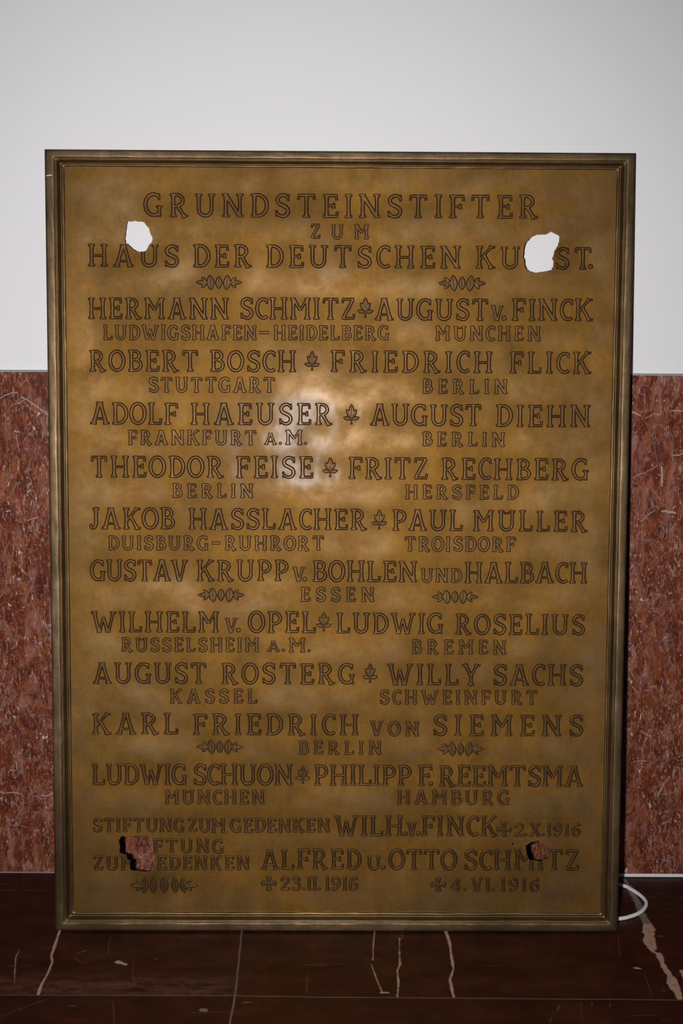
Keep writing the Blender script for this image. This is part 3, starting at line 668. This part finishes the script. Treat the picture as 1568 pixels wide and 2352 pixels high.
hole_polys = []
for hp in HOLES:
    p = np.array(hp, float)
    q = []
    big = np.ptp(p[:, 0]) > 8
    for a, b in zip(p, np.roll(p, -1, 0)):
        n_ = max(1, int(np.hypot(*(b - a)) / 1.5))
        for i in range(n_):
            q.append(a + (b - a) * i / n_ + (rng.normal(0, 0.38, 2) if big else 0))
    hole_polys.append(np.array(q))


def near_hole(x0, x1, y0, y1):
    return any(h[:, 0].max() > x0 - 3 and h[:, 0].min() < x1 + 3 and h[:, 1].max() > y0 - 3 and h[:, 1].min() < y1 + 3 for h in hole_polys)


def word_strokes(text, xl, yl, xr, yr, cap):
    """strokes of one word in plaque mm"""
    t = text
    for a, b in (('CH', 'cH'), ('CK', 'cK')):
        t = t.replace(a, b)
    if t == '-':
        gl = [((xr - xl) / cap, [bar(0.06, 0.5, (xr - xl) / cap - 0.06, 0.5, 0.065)])]
    elif t == '.':
        gl = [(0.28, [('dot', (xr - xl) / cap / 2, 0.11, 0.115)])]
    else:
        gl = [glyph(c) for c in t]
    total = sum(g[0] for g in gl)
    W = (xr - xl) / cap
    n_ = len(gl)
    sx, gap = 1.0, 0.0
    if t not in '-.':
        if n_ > 1:
            gap = (W - total) / (n_ - 1)
            if gap < 0.03:
                gap = 0.03
                sx = (W - gap * (n_ - 1)) / total
            elif gap > 0.08:
                sx = min(1.07, 1 + (gap - 0.08) * 0.3)
                gap = (W - total * sx) / (n_ - 1)
        else:
            sx = W / total
    boost = 1.24 if cap > 28 else 1.62
    out = []
    x = 0.0
    for (w_, strokes) in gl:
        jx, jy = rng.normal(0, 0.16, 2)
        js = 1 + rng.normal(0, 0.007)
        for q in strokes:
            if q[0] == 'dot':
                out.append(('dot', xl + (x + q[1] * sx) * cap + jx, yl + (yr - yl) * x / max(W, 1e-6) + q[2] * cap + jy, q[3] * cap))
                continue
            pts = np.array(q[0])
            X_ = xl + (x + pts[:, 0] * sx) * cap + jx
            Y_ = yl + (yr - yl) * (x / W) + pts[:, 1] * cap * js + jy
            hw = np.array(q[1]) * cap
            hw = hw * (boost if hw.max() > 0.058 * cap else 1 + (boost - 1) * 0.7)
            out.append((np.stack([X_, Y_], 1), hw))
        x += w_ * sx + gap
    return out


reliefs = []          # (part name, Relief)
for block in TEXT_BLOCKS:
    groups = []
    for wd in block:
        if wd[0] in '.-' and groups:
            groups[-1].append(wd)
        else:
            groups.append([wd])
    for gr in groups:
        big = gr[0][5] > 28
        st = [q for wd in gr for q in word_strokes(*wd)]
        R = Relief(min(w_[1] for w_ in gr), max(w_[3] for w_ in gr), min(w_[2] for w_ in gr), max(w_[2] + max(w_[5], 0) for w_ in gr),
                   0.55 if big else 0.45, 0.70 if big else 0.40, 2.35 if big else 1.85, 1.85 if big else 1.40)
        for q in st:
            if isinstance(q[0], str):
                R.dot(*q[1:])
            else:
                R.stroke(*q)
        reliefs.append(('raised_word', R))

for cx, cy, w_, h_ in LEAF_BOXES:
    R = Relief(cx - w_ / 2, cx + w_ / 2, cy - h_ / 2, cy + h_ / 2, 0.45, 0.8, 1.9, 1.9)
    R.leaf(cx, cy + 0.17 * h_, 0.66 * h_, 0.34 * w_, math.pi / 2)
    for q in (-1, 1):
        R.leaf(cx + q * 0.16 * w_, cy + 0.03 * h_, 0.50 * h_, 0.27 * w_, math.pi / 2 - q * 0.55, 0.35)
        R.leaf(cx + q * 0.25 * w_, cy - 0.205 * h_, 0.52 * w_, 0.20 * h_, math.pi / 2 - q * 1.36, 0.35)
    R.stroke([(cx, cy - 0.12 * h_), (cx, cy - 0.36 * h_), (cx, cy - 0.44 * h_), (cx, cy - 0.50 * h_)], [1.0, 1.1, 1.5, 2.3])
    reliefs.append(('oak_leaf', R))

for cx, cy, w_, h_, n_ in SPRIG_BOXES:
    R = Relief(cx - w_ / 2, cx + w_ / 2, cy - h_ / 2, cy + h_ / 2, 0.45, 0.7, 1.8, 1.8)
    u = w_ / (1.0 if n_ == 3 else 1.40)
    cy += 0.02 * h_
    R.stroke([(cx - w_ * 0.36, cy), (cx, cy - 0.03 * h_), (cx + w_ * 0.36, cy)], [0.9, 0.9, 0.9])
    if n_ == 3:
        cs = [(-0.178, -0.10, 0.165), (0.0, 0.0, 0.145), (0.178, 0.10, 0.165)]
    else:
        cs = [(-0.40, 0.12, 0.15), (-0.225, 0.04, 0.15), (0.0, 0.0, 0.17), (0.225, -0.04, 0.15), (0.40, -0.12, 0.15)]
    for fx, tilt, lw in cs:
        mid = abs(fx) < 0.01 and n_ == 3
        R.leaf(cx + fx * u, cy, h_ * (0.84 if mid else 1.0), u * lw, math.pi / 2 - tilt * (1 if n_ == 3 else 1))
    for q in (-1, 1):
        ex = cx + q * (w_ / 2)
        R.leaf(ex - q * 0.14 * u, cy, 0.29 * u, 0.30 * h_, 0.0)
        for e_ in (-1, 1):
            R.leaf(ex - q * 0.185 * u, cy + e_ * 0.17 * h_, 0.17 * u, 0.22 * h_, q * e_ * 0.8, 0.3)
    reliefs.append(('oak_sprig', R))

for cx, cy, w_, h_ in CROSS_BOXES:
    R = Relief(cx - w_ / 2, cx + w_ / 2, cy - h_ / 2, cy + h_ / 2, 0.45, 0.3, 1.7, 1.3)
    for dx, dy in ((1, 0), (-1, 0), (0, 1), (0, -1)):
        L_ = (w_ if dx else h_) / 2
        R.stroke([(cx, cy), (cx + dx * L_ * 0.35, cy + dy * L_ * 0.35), (cx + dx * L_ * 0.75, cy + dy * L_ * 0.75), (cx + dx * L_, cy + dy * L_)], [2.9, 3.1, 4.6, 6.0])
    reliefs.append(('iron_cross', R))

# ------------------------------------------------------------------ the bronze plaque leaning on the wall
plaque = bpy.data.objects.new('bronze_plaque', None)
col.objects.link(plaque)
plaque.location = FOOT
plaque.rotation_euler = (-LEAN, 0, TURN)
plaque['label'] = 'large bronze memorial plaque with raised capitals and four torn holes, leaning against the wall'
plaque['category'] = 'plaque'

PX0, PX1, PY0, PY1 = -450.0, 452.0, 24.0, 1272.0
GS = 1.6
gx = np.arange(PX0, PX1 + GS, GS)
gy = np.arange(PY0, PY1 + GS, GS)
cover = np.zeros((len(gx), len(gy)))
for nm, R in reliefs:
    X, Y = np.meshgrid(R.gx, R.gy, indexing='ij')
    m = R.sd < 0
    cover[((X[m] - PX0) / GS).round().astype(int), ((Y[m] - PY0) / GS).round().astype(int)] = 1
soft = np.clip(blur(cover, 8.0) * 2.2, 0, 1)
wide = np.clip(blur(cover, 9.0) * 2.6, 0, 1)
sh = cover.shape
hammer = (0.80 * smooth_noise(sh, 40, rng) + 0.42 * smooth_noise(sh, 17, rng) + 0.13 * smooth_noise(sh, 7, rng) + 0.030 * smooth_noise(sh, (2.2, 3.0), rng))
edge_d = np.minimum.outer(np.minimum(gx - PX0, PX1 - gx), np.full(len(gy), 1e9))
edge_d = np.minimum(edge_d, np.minimum(gy - PY0, PY1 - gy)[None, :])
fade = np.clip((edge_d - 8) / 40, 0, 1)
field = PANEL_OUT * 1000 + 0.9 + hammer * fade * 0.62 - 1.0 * soft
rubbed = np.clip(1.05 - 1.25 * wide + 0.16 * smooth_noise(sh, 22, rng), 0, 1) * (0.35 + 0.65 * np.clip(edge_d / 40, 0, 1))


def field_at(x, y):
    fx = np.clip((x - PX0) / GS, 0, len(gx) - 1.001)
    fy = np.clip((y - PY0) / GS, 0, len(gy) - 1.001)
    i, j = fx.astype(int), fy.astype(int)
    a, b = fx - i, fy - j
    return (field[i, j] * (1 - a) * (1 - b) + field[i + 1, j] * a * (1 - b) + field[i, j + 1] * (1 - a) * b + field[i + 1, j + 1] * a * b)


def to_local(x, y, z):
    return np.stack([x, -z, y], -1) * 0.001


GX, GY = np.meshgrid(gx, gy, indexing='ij')
P = np.stack([GX.ravel(), GY.ravel()], 1)
zf = field.ravel().copy()
faces = grid_faces(len(gx), len(gy))
in_any = np.zeros(len(P), int) - 1
for hi_, hp in enumerate(hole_polys):
    in_any[inside(P, hp)] = hi_
dead = (in_any[faces] >= 0).any(1)
edge_ids = np.unique(faces[dead])
edge_ids = edge_ids[in_any[edge_ids] < 0]
hole_of = {}
for i in edge_ids:
    best = None
    for hi_, hp in enumerate(hole_polys):
        a = hp
        b = np.roll(hp, -1, 0)
        d = b - a
        t = np.clip(((P[i] - a) * d).sum(1) / np.maximum((d * d).sum(1), 1e-9), 0, 1)
        q = a + t[:, None] * d
        dd = np.hypot(*(q - P[i]).T)
        kk = dd.argmin()
        if best is None or dd[kk] < best[0]:
            best = (dd[kk], q[kk], hi_)
    if best[0] < 3.2:
        P[i] = best[1]
    hole_of[int(i)] = best[2]
zf[edge_ids] = field_at(P[edge_ids, 0], P[edge_ids, 1])
live = faces[~dead]
# orient faces outwards (towards the room)
verts = to_local(P[:, 0], P[:, 1], zf)
used = np.zeros(len(verts), bool)
used[live] = True
remap = np.cumsum(used) - 1
mesh_obj('panel', verts[used], remap[live], M_PANEL, plaque, attrs={'rubbed': rubbed.ravel()[used]})
# thickness of the torn sheet round each hole
e = np.concatenate([live[:, [0, 1]], live[:, [1, 2]], live[:, [2, 3]], live[:, [3, 0]]])
eset = set(hole_of)
key = {}
for a, b in e[np.isin(e[:, 0], list(eset)) & np.isin(e[:, 1], list(eset))]:
    kk = (min(a, b), max(a, b))
    key[kk] = key.get(kk, 0) + 1
rims = {}
for (a, b), n_ in key.items():
    if n_ == 1:
        rims.setdefault(hole_of[int(a)], []).append((a, b))
for hi_, ed in rims.items():
    V, F = [], []
    for a, b in ed:
        i = len(V)
        for p_ in (a, b):
            V.append(to_local(P[p_, 0], P[p_, 1], zf[p_] + 0.02))
            V.append(to_local(P[p_, 0], P[p_, 1], zf[p_] - 2.6))
        F.append((i, i + 2, i + 3, i + 1))
    mesh_obj('torn_edge' if hi_ < 4 else 'nail_hole', V, F, M_TORN if hi_ < 2 else M_RIM, plaque, smooth=False)

for nm, R in reliefs:
    X, Y = np.meshgrid(R.gx, R.gy, indexing='ij')
    z = (R.heights() + field_at(X, Y)).ravel()
    F = grid_faces(len(R.gx), len(R.gy))
    F = F[(R.sd.ravel()[F] < 0.45).any(1)]
    c = np.stack([X.ravel()[F].mean(1), Y.ravel()[F].mean(1)], 1)
    kill = np.zeros(len(F), bool)
    for hp in hole_polys:
        if hp[:, 0].max() > R.gx[0] and hp[:, 0].min() < R.gx[-1] and hp[:, 1].max() > R.gy[0] and hp[:, 1].min() < R.gy[-1]:
            kill |= inside(c, hp)
    F = F[~kill]
    VL = to_local(X.ravel(), Y.ravel(), z)
    used = np.zeros(len(VL), bool)
    used[F] = True
    remap = np.cumsum(used) - 1
    mesh_obj(nm, VL[used], remap[F], M_LETTER, plaque)

# bright slivers where the copper was torn
for sv in SLIVERS:
    xs_ = [p_[0] for p_ in sv]
    ys_ = [p_[1] for p_ in sv]
    R = Relief(min(xs_), max(xs_), min(ys_), max(ys_), 0.3, 0.2, 1.2, 0.6)
    R.stroke(sv, np.linspace(0.5, 0.15, len(sv)))
    X, Y = np.meshgrid(R.gx, R.gy, indexing='ij')
    F = grid_faces(len(R.gx), len(R.gy))
    F = F[(R.sd.ravel()[F] < 0.3).any(1)]
    VL = to_local(X.ravel(), Y.ravel(), (R.heights() + field_at(X, Y)).ravel())
    used = np.zeros(len(VL), bool)
    used[F] = True
    mesh_obj('torn_sliver', VL[used], (np.cumsum(used) - 1)[F], M_TORN, plaque)

# frame: plain hammered rim, then bead, cove and inner band
HW, HH = PLAQUE_W * 500, PLAQUE_H * 1000
SC = dict(l=1.04, r=0.97, t=0.88, b=1.02)


def corner(d, i):
    l_, r_, t_, b_ = (d * SC[q] for q in 'lrtb')
    return [(-HW + l_, b_), (HW - r_, b_), (HW - r_, HH - t_), (-HW + l_, HH - t_)][i % 4]


def frame_ring(profile, rough, seed, scal=1.0):
    rs = np.random.default_rng(seed)
    pts, amp = [], []
    counts = [190, 258, 190, 258]
    V = []
    tot = sum(counts)
    nz = [smooth_noise((tot, 1), s_, rs).ravel() for s_ in (1.3, 3.0, 9.0)]
    nz2 = smooth_noise((tot, len(profile)), (1.6, 1.2), rs)
    r = 0
    for i in range(4):
        for kx in range(counts[i]):
            t = kx / counts[i]
            for pi, (d, z, a) in enumerate(profile):
                c0 = np.array(corner(d, i))
                c1 = np.array(corner(d, i + 1))
                p_ = c0 + (c1 - c0) * t
                w_ = a * rough * (0.55 * nz[1][r] + 0.35 * nz[0][r] + 0.5 * nz2[r, pi])
                V.append((p_[0], p_[1], z + w_))
            r += 1
    V = np.array(V)
    n_ = len(profile)
    i, j = np.meshgrid(np.arange(tot), np.arange(n_ - 1), indexing='ij')
    a = i * n_ + j
    b = ((i + 1) % tot) * n_ + j
    F = np.stack([a, b, b + 1, a + 1], -1).reshape(-1, 4)
    return to_local(V[:, 0], V[:, 1], V[:, 2]), F


rim_prof = [(2.0, -20, 0), (0.0, -19.6, 0), (0.0, -10, 0.2), (0.0, -1.2, 0.3), (0.4, -0.4, 0.5), (1.2, 0.0, 0.6), (4.0, 0.15, 1), (7.5, 0.2, 1.2), (10.5, 0.1, 1.2), (13.4, -0.1, 0.8),
            (14.0, -0.5, 0.3), (14.5, -1.6, 0.1), (15.0, -1.7, 0.1)]
V, F = frame_ring(rim_prof, 0.26, 3)
mesh_obj('outer_rim', V, F, M_RIM, plaque)
mould_prof = [(14.9, -1.9, 0), (15.1, -0.9, 0.1), (15.6, -0.5, 0.2), (16.1, -0.9, 0.1), (16.5, -1.9, 0.1), (16.9, -0.8, 0.3), (17.5, 0.1, 1.0), (18.2, 0.1, 1.3), (18.8, -0.7, 1.0), (19.6, -2.2, 0.5),
              (20.6, -4.0, 0.3), (21.8, -6.0, 0.3), (22.8, -7.2, 0.3), (23.6, -7.5, 0.3), (24.4, -6.9, 0.5), (25.6, -6.3, 0.9), (26.8, -6.4, 0.8), (28.0, -7.2, 0.5), (28.9, -8.4, 0.2), (29.4, -9.0, 0.1), (29.8, -8.2, 0.1), (30.4, -8.1, 0.1), (31.0, -9.8, 0)]
V, F = frame_ring(mould_prof, 0.42, 5)
mesh_obj('moulding', V, F, M_MOULD, plaque)

# pale scratch across the rim
R = Relief(-473, -462, 1249, 1252, 0.4, 0.3, 0.5, 0.8)
R.stroke([(-472.5, 1250.0), (-468.0, 1250.6), (-462.5, 1251.4)], [0.9, 1.1, 0.8])
X, Y = np.meshgrid(R.gx, R.gy, indexing='ij')
F = grid_faces(len(R.gx), len(R.gy))
F = F[(R.sd.ravel()[F] < 0.0).all(1)]
V = to_local(X.ravel(), Y.ravel(), R.heights().ravel() + 0.45)
used = np.zeros(len(V), bool)
used[F] = True
mesh_obj('scratch', V[used], (np.cumsum(used) - 1)[F], M_SCRATCH, plaque)['label'] = 'pale scratch across the rim'

# ------------------------------------------------------------------ white cable: along the foot of the wall, then out in a loop
CR = 0.0034
path = [(3.1, -0.0046), (2.0, -0.0046), (1.2, -0.005), (0.80, -0.0044), (0.6336, -0.0044), (0.5242, -0.0046), (0.42, -0.006), (0.30, -0.010), (0.26, -0.020), (0.32, -0.026), (0.42, -0.024), (0.475, -0.027)]
path += CABLE_LOOP + [(0.43, -0.158), (0.34, -0.150), (0.22, -0.12), (0.10, -0.10)]
ctr = []
pp = [np.array(p_) for p_ in path]
ext = [2 * pp[0] - pp[1]] + pp + [2 * pp[-1] - pp[-2]]
for i in range(1, len(ext) - 2):
    a, b, c, d = ext[i - 1:i + 3]
    for t in np.linspace(0, 1, 14, endpoint=False):
        ctr.append(0.5 * (2 * b + (c - a) * t + (2 * a - 5 * b + 4 * c - d) * t * t + (3 * b - a - 3 * c + d) * t ** 3))
ctr = np.array(ctr + [pp[-1]])
tan = np.gradient(ctr, axis=0)
tan /= np.hypot(tan[:, 0], tan[:, 1])[:, None]
nr = np.stack([-tan[:, 1], tan[:, 0]], 1)
ang = np.linspace(0, 2 * np.pi, 13)
V = np.stack([ctr[:, None, 0] + nr[:, None, 0] * CR * np.cos(ang), ctr[:, None, 1] + nr[:, None, 1] * CR * np.cos(ang), CR + 0 * ctr[:, None, 0] + CR * np.sin(ang)[None, :]], -1).reshape(-1, 3)
o = mesh_obj('power_cable', V, grid_faces(len(ctr), 13), M_CABLE)
o['label'] = 'white cable along the foot of the marble wall, looping out from behind the plaque'
o['category'] = 'cable'
